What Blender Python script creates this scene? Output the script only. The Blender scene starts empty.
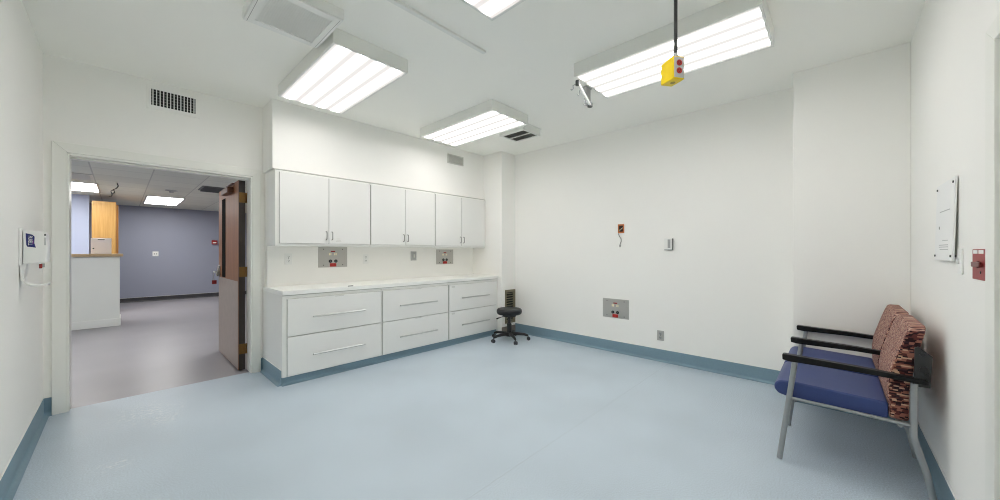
import bpy, bmesh, math, random
from mathutils import Vector, Matrix
random.seed(7)
scn = bpy.context.scene
COL = scn.collection
PI = math.pi

# ------------------------------------------------------------------ materials
def lin(c):
    r = []
    for v in c:
        v /= 255.0
        r.append(v / 12.92 if v <= 0.04045 else ((v + 0.055) / 1.055) ** 2.4)
    return (r[0], r[1], r[2], 1.0)

def mat(name, rgb, rough=0.5, metal=0.0, bump=0.0, bscale=80.0, vary=0.0, vscale=4.0, spec=0.5, coat=0.0):
    m = bpy.data.materials.new(name); m.use_nodes = True
    nt = m.node_tree; N = nt.nodes; L = nt.links
    b = N['Principled BSDF']
    b.inputs['Base Color'].default_value = lin(rgb)
    b.inputs['Roughness'].default_value = rough
    b.inputs['Metallic'].default_value = metal
    b.inputs['Specular IOR Level'].default_value = spec
    b.inputs['Coat Weight'].default_value = coat
    tc = N.new('ShaderNodeTexCoord')
    if vary > 0:
        n = N.new('ShaderNodeTexNoise'); n.inputs['Scale'].default_value = vscale; n.inputs['Detail'].default_value = 4
        L.new(tc.outputs['Object'], n.inputs['Vector'])
        mx = N.new('ShaderNodeMix'); mx.data_type = 'RGBA'
        mx.inputs[6].default_value = lin([max(0, c * (1 - vary)) for c in rgb])
        mx.inputs[7].default_value = lin([min(255, c * (1 + vary)) for c in rgb])
        L.new(n.outputs['Fac'], mx.inputs[0]); L.new(mx.outputs[2], b.inputs['Base Color'])
    if bump > 0:
        n2 = N.new('ShaderNodeTexNoise'); n2.inputs['Scale'].default_value = bscale; n2.inputs['Detail'].default_value = 3
        L.new(tc.outputs['Object'], n2.inputs['Vector'])
        bp = N.new('ShaderNodeBump'); bp.inputs['Strength'].default_value = bump; bp.inputs['Distance'].default_value = 0.002
        L.new(n2.outputs['Fac'], bp.inputs['Height']); L.new(bp.outputs['Normal'], b.inputs['Normal'])
    return m

def floor_mat(name, rgb, speck, seam=None, scuffs=(), rough=0.42, spec=0.4):
    m = mat(name, rgb, rough, spec=spec)
    nt = m.node_tree; N = nt.nodes; L = nt.links; b = N['Principled BSDF']
    tc = N.new('ShaderNodeTexCoord')
    n1 = N.new('ShaderNodeTexNoise'); n1.inputs['Scale'].default_value = 130; n1.inputs['Detail'].default_value = 2
    n2 = N.new('ShaderNodeTexNoise'); n2.inputs['Scale'].default_value = 1.6; n2.inputs['Detail'].default_value = 5
    L.new(tc.outputs['Object'], n1.inputs['Vector']); L.new(tc.outputs['Object'], n2.inputs['Vector'])
    r1 = N.new('ShaderNodeMapRange'); r1.inputs[1].default_value = 0.3; r1.inputs[2].default_value = 0.7
    L.new(n1.outputs['Fac'], r1.inputs[0])
    m1 = N.new('ShaderNodeMix'); m1.data_type = 'RGBA'
    m1.inputs[6].default_value = lin([c * (1 - speck) for c in rgb]); m1.inputs[7].default_value = lin([min(255, c * (1 + speck)) for c in rgb])
    L.new(r1.outputs[0], m1.inputs[0])
    m2 = N.new('ShaderNodeMix'); m2.data_type = 'RGBA'; m2.blend_type = 'MULTIPLY'; m2.inputs[0].default_value = 1
    cr = N.new('ShaderNodeMapRange'); cr.inputs[1].default_value = 0.3; cr.inputs[2].default_value = 0.7
    cr.inputs[3].default_value = 0.93; cr.inputs[4].default_value = 1.04
    L.new(n2.outputs['Fac'], cr.inputs[0]); L.new(m1.outputs[2], m2.inputs[6]); L.new(cr.outputs[0], m2.inputs[7])
    out = m2.outputs[2]
    if scuffs:
        n3 = N.new('ShaderNodeTexNoise'); n3.inputs['Scale'].default_value = 38; n3.inputs['Detail'].default_value = 4
        L.new(tc.outputs['Object'], n3.inputs['Vector'])
        t3 = N.new('ShaderNodeMapRange'); t3.inputs[1].default_value = 0.5; t3.inputs[2].default_value = 0.75; L.new(n3.outputs['Fac'], t3.inputs[0])
        for (x, y, rr, a) in scuffs:
            d = N.new('ShaderNodeVectorMath'); d.operation = 'DISTANCE'; d.inputs[1].default_value = (x, y, 0)
            L.new(tc.outputs['Object'], d.inputs[0])
            f = N.new('ShaderNodeMapRange'); f.inputs[1].default_value = rr; f.inputs[2].default_value = 0; f.inputs[4].default_value = a
            L.new(d.outputs['Value'], f.inputs[0])
            mu = N.new('ShaderNodeMath'); mu.operation = 'MULTIPLY'; L.new(f.outputs[0], mu.inputs[0]); L.new(t3.outputs[0], mu.inputs[1])
            mx = N.new('ShaderNodeMix'); mx.data_type = 'RGBA'; mx.inputs[7].default_value = lin((232, 236, 238))
            L.new(mu.outputs[0], mx.inputs[0]); L.new(out, mx.inputs[6]); out = mx.outputs[2]
    if seam is not None:
        sp = N.new('ShaderNodeSeparateXYZ'); L.new(tc.outputs['Object'], sp.inputs[0])
        s = N.new('ShaderNodeMath'); s.operation = 'SUBTRACT'; s.inputs[1].default_value = seam; L.new(sp.outputs['Y'], s.inputs[0])
        ab = N.new('ShaderNodeMath'); ab.operation = 'ABSOLUTE'; L.new(s.outputs[0], ab.inputs[0])
        lt = N.new('ShaderNodeMath'); lt.operation = 'LESS_THAN'; lt.inputs[1].default_value = 0.0016; L.new(ab.outputs[0], lt.inputs[0])
        k = N.new('ShaderNodeMath'); k.operation = 'MULTIPLY'; k.inputs[1].default_value = 0.35; L.new(lt.outputs[0], k.inputs[0])
        mx = N.new('ShaderNodeMix'); mx.data_type = 'RGBA'; mx.inputs[7].default_value = lin([c * 0.62 for c in rgb])
        L.new(k.outputs[0], mx.inputs[0]); L.new(out, mx.inputs[6]); out = mx.outputs[2]
    L.new(out, b.inputs['Base Color'])
    bp = N.new('ShaderNodeBump'); bp.inputs['Strength'].default_value = 0.12; bp.inputs['Distance'].default_value = 0.001
    L.new(n1.outputs['Fac'], bp.inputs['Height']); L.new(bp.outputs['Normal'], b.inputs['Normal'])
    return m

def wood_mat(name, c1, c2, rough=0.4, scale=14.0):
    m = mat(name, c1, rough, spec=0.4)
    nt = m.node_tree; N = nt.nodes; L = nt.links; b = N['Principled BSDF']
    tc = N.new('ShaderNodeTexCoord'); mp = N.new('ShaderNodeMapping'); mp.inputs['Scale'].default_value = (scale, scale, 0.7)
    L.new(tc.outputs['Object'], mp.inputs[0])
    n = N.new('ShaderNodeTexNoise'); n.inputs['Scale'].default_value = 3; n.inputs['Detail'].default_value = 6; n.inputs['Roughness'].default_value = 0.65
    L.new(mp.outputs[0], n.inputs['Vector'])
    r = N.new('ShaderNodeMapRange'); r.inputs[1].default_value = 0.32; r.inputs[2].default_value = 0.68; L.new(n.outputs['Fac'], r.inputs[0])
    mx = N.new('ShaderNodeMix'); mx.data_type = 'RGBA'; mx.inputs[6].default_value = lin(c1); mx.inputs[7].default_value = lin(c2)
    L.new(r.outputs[0], mx.inputs[0]); L.new(mx.outputs[2], b.inputs['Base Color'])
    return m

def fabric_mat(name, side=False):
    # woven upholstery: short horizontal dashes of terracotta, tan and dark plum
    m = mat(name, (150, 100, 88), 0.9, spec=0.15)
    nt = m.node_tree; N = nt.nodes; L = nt.links; b = N['Principled BSDF']
    tc = N.new('ShaderNodeTexCoord'); sp = N.new('ShaderNodeSeparateXYZ'); L.new(tc.outputs['Object'], sp.inputs[0])
    def M(op, a, v=None, c=None):
        n = N.new('ShaderNodeMath'); n.operation = op
        if hasattr(a, 'links'): L.new(a, n.inputs[0])
        else: n.inputs[0].default_value = a
        if v is not None:
            if hasattr(v, 'links'): L.new(v, n.inputs[1])
            else: n.inputs[1].default_value = v
        return n.outputs[0]
    h = M('ADD', M('MULTIPLY', sp.outputs['X'], 4.0), M('MULTIPLY', sp.outputs['Y'], 1.15))
    row = M('FLOOR', M('MULTIPLY', sp.outputs['Z'], 140))
    wr = N.new('ShaderNodeTexWhiteNoise'); wr.noise_dimensions = '1D'; L.new(row, wr.inputs['W'])
    cellx = M('FLOOR', M('ADD', M('MULTIPLY', h, 46), M('MULTIPLY', wr.outputs['Value'], 7)))
    cb = N.new('ShaderNodeCombineXYZ'); L.new(cellx, cb.inputs[0]); L.new(row, cb.inputs[1])
    wn = N.new('ShaderNodeTexWhiteNoise'); wn.noise_dimensions = '2D'; L.new(cb.outputs[0], wn.inputs['Vector'])
    rp = N.new('ShaderNodeValToRGB'); rp.color_ramp.interpolation = 'CONSTANT'
    els = rp.color_ramp.elements
    stops = [(0, (100, 70, 70)), (0.16, (170, 130, 116)), (0.46, (198, 168, 152)), (0.62, (136, 94, 88)), (0.8, (182, 144, 130)), (0.92, (116, 86, 88))]
    if side: stops = [(0, (44, 28, 32)), (0.28, (140, 92, 80)), (0.46, (196, 160, 134)), (0.56, (86, 48, 46)), (0.76, (150, 100, 86)), (0.9, (58, 40, 46))]
    els[0].position = 0; els[0].color = lin(stops[0][1]); els[1].position = stops[1][0]; els[1].color = lin(stops[1][1])
    for p, c in stops[2:]:
        e = els.new(p); e.color = lin(c)
    L.new(wn.outputs['Value'], rp.inputs[0]); L.new(rp.outputs[0], b.inputs['Base Color'])
    n2 = N.new('ShaderNodeTexNoise'); n2.inputs['Scale'].default_value = 400; L.new(tc.outputs['Object'], n2.inputs['Vector'])
    bp = N.new('ShaderNodeBump'); bp.inputs['Strength'].default_value = 0.3; bp.inputs['Distance'].default_value = 0.002
    L.new(n2.outputs['Fac'], bp.inputs['Height']); L.new(bp.outputs['Normal'], b.inputs['Normal'])
    return m

def tile_mat(name, rgb, line, s=0.61, ox=0.0, oy=0.0):
    m = mat(name, rgb, 0.9, spec=0.2)
    nt = m.node_tree; N = nt.nodes; L = nt.links; b = N['Principled BSDF']
    tc = N.new('ShaderNodeTexCoord'); mp = N.new('ShaderNodeMapping'); mp.inputs['Location'].default_value = (-ox, -oy, 0)
    L.new(tc.outputs['Object'], mp.inputs[0])
    br = N.new('ShaderNodeTexBrick'); br.offset = 0; br.inputs['Scale'].default_value = 1
    br.inputs['Brick Width'].default_value = s; br.inputs['Row Height'].default_value = s
    br.inputs['Mortar Size'].default_value = 0.008; br.inputs['Mortar Smooth'].default_value = 0.1
    br.inputs['Color1'].default_value = lin(rgb); br.inputs['Color2'].default_value = lin([c * 0.96 for c in rgb]); br.inputs['Mortar'].default_value = lin(line)
    L.new(mp.outputs[0], br.inputs['Vector']); L.new(br.outputs['Color'], b.inputs['Base Color'])
    return m

def emit_mat(name, rgb, strength, bands=0, lo=0.9, width=0.6):
    # a fluorescent lens: bands of tubes along its length (object X runs across the lens, -0.5..0.5 of its width)
    m = bpy.data.materials.new(name); m.use_nodes = True
    nt = m.node_tree; N = nt.nodes; L = nt.links
    N.remove(N['Principled BSDF'])
    e = N.new('ShaderNodeEmission'); e.inputs['Color'].default_value = lin(rgb); e.inputs['Strength'].default_value = strength
    L.new(e.outputs[0], N['Material Output'].inputs['Surface'])
    if bands:
        tc = N.new('ShaderNodeTexCoord'); sp = N.new('ShaderNodeSeparateXYZ'); L.new(tc.outputs['Object'], sp.inputs[0])
        a = N.new('ShaderNodeMath'); a.operation = 'MULTIPLY'; a.inputs[1].default_value = 2 * PI * bands / width; L.new(sp.outputs['X'], a.inputs[0])
        c = N.new('ShaderNodeMath'); c.operation = 'COSINE'; L.new(a.outputs[0], c.inputs[0])
        r = N.new('ShaderNodeMapRange'); r.inputs[1].default_value = 1; r.inputs[2].default_value = -1
        pw = N.new('ShaderNodeMath'); pw.operation = 'POWER'; pw.inputs[1].default_value = 2.5
        ma = N.new('ShaderNodeMath'); ma.operation = 'MULTIPLY_ADD'; ma.inputs[1].default_value = strength; ma.inputs[2].default_value = lo
        L.new(c.outputs[0], r.inputs[0]); L.new(r.outputs[0], pw.inputs[0]); L.new(pw.outputs[0], ma.inputs[0]); L.new(ma.outputs[0], e.inputs['Strength'])
    return m

LAMP = 16.2
M = dict(
    wall=mat('wall_paint', (244, 243, 239), 0.62, bump=0.06, bscale=120, vary=0.006, vscale=2, spec=0.3),
    ceil=mat('ceiling_paint', (248, 247, 241), 0.8, bump=0.06, bscale=90, vary=0.006, vscale=2, spec=0.2),
    trim=mat('trim_paint', (238, 238, 232), 0.35, bump=0.03, bscale=60, spec=0.4),
    cab=mat('white_laminate', (234, 234, 231), 0.32, spec=0.4, vary=0.004),
    cabside=mat('white_laminate_body', (238, 238, 234), 0.35, spec=0.4, vary=0.004),
    counter=mat('white_countertop', (243, 243, 240), 0.3, spec=0.45, vary=0.006, vscale=30),
    shadowline=mat('shadow_line_grey', (178, 178, 173), 0.8),  # grey that paints the shadow lines on the cabinets
    label=mat('pale_label', (214, 214, 210), 0.6),
    base=mat('blue_vinyl_base', (122, 148, 162), 0.45, vary=0.04, vscale=60, spec=0.35),
    taupe=mat('taupe_base', (120, 112, 106), 0.5, vary=0.04),
    floor=floor_mat('blue_sheet_vinyl', (189, 202, 213), 0.07, seam=1.405, scuffs=((0.16, 4.05, 0.34, 0.95), (-0.02, 3.2, 0.12, 0.95), (0.24, 3.78, 0.16, 0.8))),
    hallfloor=floor_mat('mauve_sheet_vinyl', (147, 144, 149), 0.03, rough=0.35, spec=0.5),
    chrome=mat('brushed_nickel', (206, 206, 204), 0.28, 1.0),
    nickel=mat('dark_nickel', (128, 128, 126), 0.35, 0.9),
    steel=mat('stainless_plate', (188, 186, 181), 0.42, 0.75, bump=0.05, bscale=200),
    paint_w=mat('white_enamel', (238, 238, 234), 0.35, vary=0.006),
    house=mat('fixture_enamel', (232, 233, 228), 0.4, vary=0.006),
    plastic_w=mat('white_plastic', (238, 238, 235), 0.3, spec=0.5, vary=0.004),
    plastic_g=mat('grey_plastic', (168, 170, 168), 0.35, vary=0.01),
    almond=mat('light_grey_plate', (206, 206, 200), 0.4, vary=0.005),
    black=mat('black_plastic', (24, 24, 26), 0.4, vary=0.08, vscale=40),
    urethane=mat('black_urethane', (13, 13, 14), 0.45, spec=0.3, bump=0.03, vary=0.05, vscale=20),
    vinyl_b=mat('black_vinyl_upholstery', (27, 28, 32), 0.42, bump=0.1, bscale=250, vary=0.05, vscale=30),
    rubber=mat('dark_rubber', (52, 54, 60), 0.6, vary=0.05),
    blue=mat('navy_vinyl_upholstery', (55, 70, 122), 0.42, bump=0.08, bscale=250, vary=0.03, vscale=12, spec=0.4),
    fabric=fabric_mat('woven_terracotta_fabric'),
    fabside=fabric_mat('woven_terracotta_boxing', True),
    silver=mat('silver_powder_coat', (158, 161, 162), 0.4, 0.35, vary=0.02, vscale=30),
    gun=mat('gunmetal_bracket', (92, 94, 94), 0.4, 0.6, vary=0.04, vscale=30),
    plate=mat('dark_steel_bracket', (50, 51, 51), 0.4, 0.3, vary=0.04, vscale=30),
    red=mat('red_plastic', (178, 42, 36), 0.4, vary=0.04, vscale=40),
    redd=mat('deep_red_paint', (150, 36, 34), 0.45, vary=0.04, vscale=40),
    orange=mat('orange_plastic', (196, 116, 60), 0.45, vary=0.04, vscale=40),
    yellow=mat('yellow_rubber', (246, 212, 22), 0.4, vary=0.02, vscale=30, spec=0.4),
    cream=mat('cream_label', (250, 238, 196), 0.6, vary=0.03),
    lgrey=mat('light_grey_cover', (190, 190, 190), 0.45, vary=0.01),
    dark=mat('dark_recess', (38, 40, 38), 0.8, vary=0.1),
    louv=mat('dark_grey_louvre', (124, 124, 118), 0.6, vary=0.05),
    bronze=mat('bronze_grille', (136, 130, 108), 0.42, 0.55, vary=0.06, vscale=20),
    ink=mat('faint_print', (186, 188, 188), 0.7, vary=0.02),
    sign=mat('white_acrylic_sign', (238, 239, 238), 0.4, spec=0.3, vary=0.004),
    navy=mat('navy_ink', (26, 34, 104), 0.4, vary=0.03),
    purple=mat('purple_ink', (96, 50, 120), 0.4, vary=0.03),
    wood=wood_mat('brown_oak_veneer', (126, 72, 36), (160, 104, 58), 0.45),
    wood_dark=mat('dark_stained_edge', (44, 34, 28), 0.5, vary=0.12, vscale=20),
    kick=mat('worn_metal_kickplate', (176, 162, 152), 0.4, 0.5, vary=0.05, vscale=12),
    closer=mat('bronze_closer', (96, 62, 46), 0.4, 0.4, vary=0.05),
    brass=mat('brass', (118, 88, 48), 0.45, 0.8, vary=0.05),
    glassd=mat('dark_vision_glass', (16, 14, 12), 0.8, spec=0.05, vary=0.02),
    lav=mat('lavender_paint', (150, 154, 170), 0.6, bump=0.05, vary=0.006, vscale=2, spec=0.3),
    lavl=mat('pale_lavender_paint', (196, 206, 232), 0.6, bump=0.05, vary=0.006, vscale=2, spec=0.3),
    hbase=mat('charcoal_vinyl_base', (58, 58, 62), 0.5, vary=0.05),
    tan=wood_mat('maple_veneer', (180, 136, 74), (198, 156, 94), 0.4),
    tanside=wood_mat('maple_veneer_edge', (152, 108, 56), (170, 126, 70), 0.4),
    hallceil=tile_mat('acoustic_tiles', (226, 228, 216), (196, 197, 188), 0.62, -0.29, 0.12),
    counter_t=mat('tan_bar_top', (196, 170, 132), 0.4, vary=0.03),
    lens=emit_mat('fluorescent_lens', (255, 251, 248), LAMP, bands=4, lo=0.88, width=0.56),
    hlens=emit_mat('hall_lens', (255, 254, 250), 17.5),
)

# ------------------------------------------------------------------ mesh helpers
class MB:
    def __init__(self): self.bm = bmesh.new()
    def _merge(self, b2, mtx=None):
        if mtx is not None: bmesh.ops.transform(b2, matrix=mtx, verts=b2.verts)
        me = bpy.data.meshes.new('tmp'); b2.to_mesh(me); b2.free(); self.bm.from_mesh(me); bpy.data.meshes.remove(me)
        return self
    def box(self, x0, x1, y0, y1, z0, z1, bev=0.0, seg=2, mtx=None):
        b = bmesh.new(); bmesh.ops.create_cube(b, size=1)
        for v in b.verts:
            v.co = Vector((x0 + (v.co.x + .5) * (x1 - x0), y0 + (v.co.y + .5) * (y1 - y0), z0 + (v.co.z + .5) * (z1 - z0)))
        if bev > 0:
            bev = min(bev, 0.45 * min(abs(x1 - x0), abs(y1 - y0), abs(z1 - z0)))
            bmesh.ops.bevel(b, geom=b.edges[:], offset=bev, segments=seg, profile=0.5, affect='EDGES')
        return self._merge(b, mtx)
    def cyl(self, p0, p1, r, r2=None, seg=20, bev=0.0):
        p0 = Vector(p0); p1 = Vector(p1); d = p1 - p0
        b = bmesh.new(); bmesh.ops.create_cone(b, cap_ends=True, segments=seg, radius1=r, radius2=r if r2 is None else r2, depth=d.length)
        if bev > 0:
            ed = [e for e in b.edges if len(e.link_faces) == 2 and any(len(f.verts) > 4 for f in e.link_faces)]
            bmesh.ops.bevel(b, geom=ed, offset=bev, segments=3, profile=0.5, affect='EDGES')
        q = Vector((0, 0, 1)).rotation_difference(d.normalized())
        return self._merge(b, Matrix.Translation((p0 + p1) / 2) @ q.to_matrix().to_4x4())
    def tube(self, pts, r, seg=12, flat=None, round_n=0):
        # swept round tube through points (flat = (ry, axis-normal scale) unused)
        pts = [Vector(p) for p in pts]
        b = bmesh.new(); rings = []
        up = None
        for i, p in enumerate(pts):
            if i == 0: t = pts[1] - pts[0]
            elif i == len(pts) - 1: t = pts[-1] - pts[-2]
            else: t = (pts[i + 1] - p).normalized() + (p - pts[i - 1]).normalized()
            t.normalize()
            if up is None:
                up = Vector((0, 0, 1)) if abs(t.z) < 0.9 else Vector((1, 0, 0))
            s = t.cross(up).normalized(); up = s.cross(t).normalized()
            rr = r[i] if isinstance(r, (list, tuple)) else r
            rings.append([b.verts.new(p + (s * math.cos(2 * PI * k / seg) + up * math.sin(2 * PI * k / seg)) * rr) for k in range(seg)])
        for a, c in zip(rings[:-1], rings[1:]):
            for k in range(seg):
                b.faces.new((a[k], a[(k + 1) % seg], c[(k + 1) % seg], c[k]))
        b.faces.new(rings[0][::-1]); b.faces.new(rings[-1])
        bmesh.ops.recalc_face_normals(b, faces=b.faces[:])
        return self._merge(b)
    def prism(self, prof, axis, a0, a1, bev=0.0, seg=3):
        # profile polygon extruded along an axis; prof in the two other axes, in order (x,y,z)
        def P(u, v, w):
            return {'x': (w, u, v), 'y': (u, w, v), 'z': (u, v, w)}[axis]
        b = bmesh.new()
        lo = [b.verts.new(P(u, v, a0)) for u, v in prof]; hi = [b.verts.new(P(u, v, a1)) for u, v in prof]
        n = len(prof); b.faces.new(lo); b.faces.new(hi[::-1])
        for i in range(n): b.faces.new((lo[i], hi[i], hi[(i + 1) % n], lo[(i + 1) % n]))
        bmesh.ops.recalc_face_normals(b, faces=b.faces[:])
        if bev > 0: bmesh.ops.bevel(b, geom=b.edges[:], offset=bev, segments=seg, profile=0.5, affect='EDGES')
        return self._merge(b)
    def lathe(self, prof, cx, cy, seg=32):
        b = bmesh.new(); rings = []
        for r, z in prof:
            rings.append([b.verts.new((cx + r * math.cos(2 * PI * k / seg), cy + r * math.sin(2 * PI * k / seg), z)) for k in range(seg)] if r > 1e-5 else [b.verts.new((cx, cy, z))])
        for a, c in zip(rings[:-1], rings[1:]):
            for k in range(seg):
                k2 = (k + 1) % seg
                if len(a) == 1: b.faces.new((a[0], c[k], c[k2]))
                elif len(c) == 1: b.faces.new((a[k], a[k2], c[0]))
                else: b.faces.new((a[k], a[k2], c[k2], c[k]))
        bmesh.ops.recalc_face_normals(b, faces=b.faces[:])
        return self._merge(b)
    def sphere(self, c, r, sc=(1, 1, 1)):
        b = bmesh.new(); bmesh.ops.create_uvsphere(b, u_segments=16, v_segments=10, radius=r)
        return self._merge(b, Matrix.Translation(c) @ Matrix.Diagonal((sc[0], sc[1], sc[2], 1)))
    def xf(self, mtx): bmesh.ops.transform(self.bm, matrix=mtx, verts=self.bm.verts); return self
    def build(self, name, m, parent=None, smooth=True, origin=None):
        o0 = world_of(parent) if parent else Vector(origin if origin else (0, 0, 0))
        loc = Vector(origin) if origin else o0
        for v in self.bm.verts: v.co -= loc
        me = bpy.data.meshes.new(name); self.bm.to_mesh(me); self.bm.free()
        me.materials.append(m)
        if smooth:
            for p in me.polygons: p.use_smooth = True
            try: me.set_sharp_from_angle(angle=math.radians(35))
            except Exception: pass
        o = bpy.data.objects.new(name, me); COL.objects.link(o)
        if smooth:
            wn = o.modifiers.new('weighted_normals', 'WEIGHTED_NORMAL'); wn.keep_sharp = True; wn.weight = 100
        if parent: o.parent = parent; o.location = loc - o0
        else: o.location = loc
        return o

def world_of(o):
    p = Vector(o.location)
    while o.parent: o = o.parent; p += Vector(o.location)
    return p
def tag(o, label=None, cat=None, group=None, kind=None):
    if label: o['label'] = label
    if cat: o['category'] = cat
    if group: o['group'] = group
    if kind: o['kind'] = kind
    return o
def empty(name, loc, label, cat, group=None):
    o = bpy.data.objects.new(name, None); COL.objects.link(o); o.location = loc; o.empty_display_size = 0.05
    return tag(o, label, cat, group)
def struct(o, label=None, cat=None): return tag(o, label, cat, kind='structure')
def copy_tree(o, parent=None, loc=None):
    c = o.copy(); COL.objects.link(c); c.parent = parent
    if loc is not None: c.location = loc
    for ch in list(o.children): copy_tree(ch, c)
    return c
def text_mesh(s, size, depth):
    cu = bpy.data.curves.new('t', 'FONT'); cu.body = s; cu.size = size; cu.extrude = depth; cu.align_x = 'CENTER'; cu.align_y = 'CENTER'
    o = bpy.data.objects.new('t', cu); COL.objects.link(o)
    bpy.context.view_layer.update()
    me = bpy.data.meshes.new_from_object(o.evaluated_get(bpy.context.evaluated_depsgraph_get()))
    bpy.data.objects.remove(o); bpy.data.curves.remove(cu)
    b = MB(); b.bm.from_mesh(me); bpy.data.meshes.remove(me); return b

# ------------------------------------------------------------------ room measures (metres, camera above the origin)
H = 1.3
XL, XB, YR, YA, ZC = -0.421, 4.391, -0.415, 4.552, 2.867
XC, YC = 4.036, 0.265            # pier at the right end of the far wall
XK, YK = 4.065, 3.78             # corner column beside the cabinets
T = 0.15
DX0, DX1, DZ = -0.293, 0.962, 2.10   # doorway in wall_back
EX0, EX1, EZ = 1.10, 2.028, 2.02      # doorway in wall_right
BH = 0.141

# ------------------------------------------------------------------ the room shell
o = MB().box(XL - .2, XB + .2, YR - .3, YA + .055, -0.1, 0).build('floor', M['floor'], smooth=False)
struct(o, 'pale blue speckled sheet vinyl floor of the exam room', 'floor')
o = MB().box(-2.2, 3.2, YA + .055, 13.4, -0.1, -0.0005).build('floor_hall', M['hallfloor'], smooth=False)
struct(o, 'mauve grey vinyl floor seen through the open doorway', 'floor')
o = MB().box(XL - .2, XB + .2, YR - .3, YA + .0, ZC, ZC + .12).build('ceiling', M['ceil'], smooth=False)
struct(o, 'white painted ceiling of the exam room', 'ceiling')
w = MB(); w.box(XL - T, DX0, YA, YA + T, 0, ZC); w.box(DX1, XB + T, YA, YA + T, 0, ZC); w.box(DX0, DX1, YA, YA + T, DZ, ZC)
struct(w.build('wall_back', M['wall'], smooth=False), 'white wall with the open doorway and cabinets', 'wall')
struct(MB().box(XL - T, XL, YR - T, YA, 0, ZC).build('wall_left', M['wall'], smooth=False), 'white wall at the left edge with the soap dispenser', 'wall')
struct(MB().box(XB, XB + T, YR - T, YA, 0, ZC).build('wall_far', M['wall'], smooth=False), 'white far wall with the low steel outlet panel', 'wall')
w = MB(); w.box(XL, EX0, YR - T, YR, 0, ZC); w.box(EX1, XB, YR - T, YR, 0, ZC); w.box(EX0, EX1, YR - T, YR, EZ, ZC)
struct(w.build('wall_right', M['wall'], smooth=False), 'white wall at the right edge behind the bench', 'wall')
struct(MB().box(XC, XB, YR, YC, 0, ZC, .004).build('wall_pier', M['wall']), 'white projecting pier beside the bench', 'wall')
struct(MB().box(XK, XB, YK, YA, 0, ZC, .004).build('wall_column', M['wall']), 'white column in the corner beside the cabinets', 'wall')
struct(MB().box(1.08, XK, 4.45, YA, 0, 2.155, .002).build('wall_backsplash', M['wall']), 'white backsplash between counter and wall cabinets', 'wall')
struct(MB().box(1.06, XK, 4.185, YA, 2.157, ZC, .003).build('wall_soffit', M['wall']), 'white soffit above the wall cabinets', 'wall')

# coved vinyl base, each run with a white caulk bead along its top
def cove(name, p0, p1, n, m=M['base'], h=BH, z0=0.0, label=None):
    p0 = Vector((p0[0], p0[1], 0)); p1 = Vector((p1[0], p1[1], 0)); d = (p1 - p0); ln = d.length; d.normalize(); n = Vector((n[0], n[1], 0))
    prof = [(0, 0), (0.034, 0), (0.034, 0.003)]
    for k in range(1, 6):
        a = k / 5 * PI / 2
        prof.append((0.034 - 0.028 * math.sin(a), 0.003 + 0.028 * (1 - math.cos(a))))
    prof += [(0.006, h - 0.003), (0.003, h), (0, h)]
    b = MB().prism(prof, 'x', 0, ln)
    mt = Matrix.Identity(4)
    for r in range(3): mt[r][0] = d[r]; mt[r][1] = n[r]; mt[r][3] = p0[r]
    b.xf(mt); bmesh.ops.recalc_face_normals(b.bm, faces=b.bm.faces[:])
    o = b.build(name, m)
    c = MB().box(0, ln, 0, 0.004, h, h + 0.005).xf(mt); bmesh.ops.recalc_face_normals(c.bm, faces=c.bm.faces[:])
    c.build('caulk_bead', M['trim'], o)
    return struct(o, label or 'blue coved vinyl base along the wall', 'baseboard')
cove('baseboard_left', (XL, YR), (XL, YA), (1, 0))
cove('baseboard_back', (XL, YA), (DX0 - .08, YA), (0, -1))
cove('baseboard_back_right', (DX1 + .075, YA), (1.068, YA), (0, -1))
cove('baseboard_far', (XB, YC), (XB, YK), (-1, 0))
cove('baseboard_pier', (XC, YR), (XC, YC), (-1, 0))
cove('baseboard_pier_side', (XC, YC), (XB, YC), (0, 1))
cove('baseboard_right', (EX1 + .13, YR), (XC, YR), (0, 1))
cove('baseboard_right_near', (XL, YR), (EX0 - .13, YR), (0, 1))
cove('baseboard_column', (XK, YK), (XB, YK), (0, -1), M['taupe'], 0.12, label='taupe base at the foot of the corner column')

# door casing and frame of the open doorway
b = MB(); y0, y1 = YA - .022, YA + .002; cw = .083
b.prism([(DX0 - cw, 0), (DX0 - .004, 0), (DX0 - .004, DZ + .004), (DX0 - cw, DZ + cw)], 'y', y0, y1, .003)
b.prism([(DX1 + .004, 0), (DX1 + cw - .004, 0), (DX1 + cw - .004, DZ + cw), (DX1 + .004, DZ + .004)], 'y', y0, y1, .003)
b.prism([(DX0 - cw, DZ + cw), (DX0 - .004, DZ + .004), (DX1 + .004, DZ + .004), (DX1 + cw - .004, DZ + cw)], 'y', y0, y1, .003)
struct(b.build('trim_1', M['trim']), 'cream painted casing around the open doorway', 'door casing')
b = MB(); b.box(DX0 - .004, DX0 + .006, YA - .012, YA + T + .03, 0, DZ, .002); b.box(DX1 - .012, DX1 + .004, YA - .012, YA + T + .03, 0, DZ, .002); b.box(DX0 + .006, DX1 - .012, YA - .012, YA + T + .03, DZ - .014, DZ + .004, .002)
b.box(DX0 + .006, DX1 - .012, YA + .05, YA + .11, DZ - .028, DZ - .014, .002)
struct(b.build('trim_2', M['trim']), 'cream painted jambs and head lining the open doorway', 'door frame')

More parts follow.
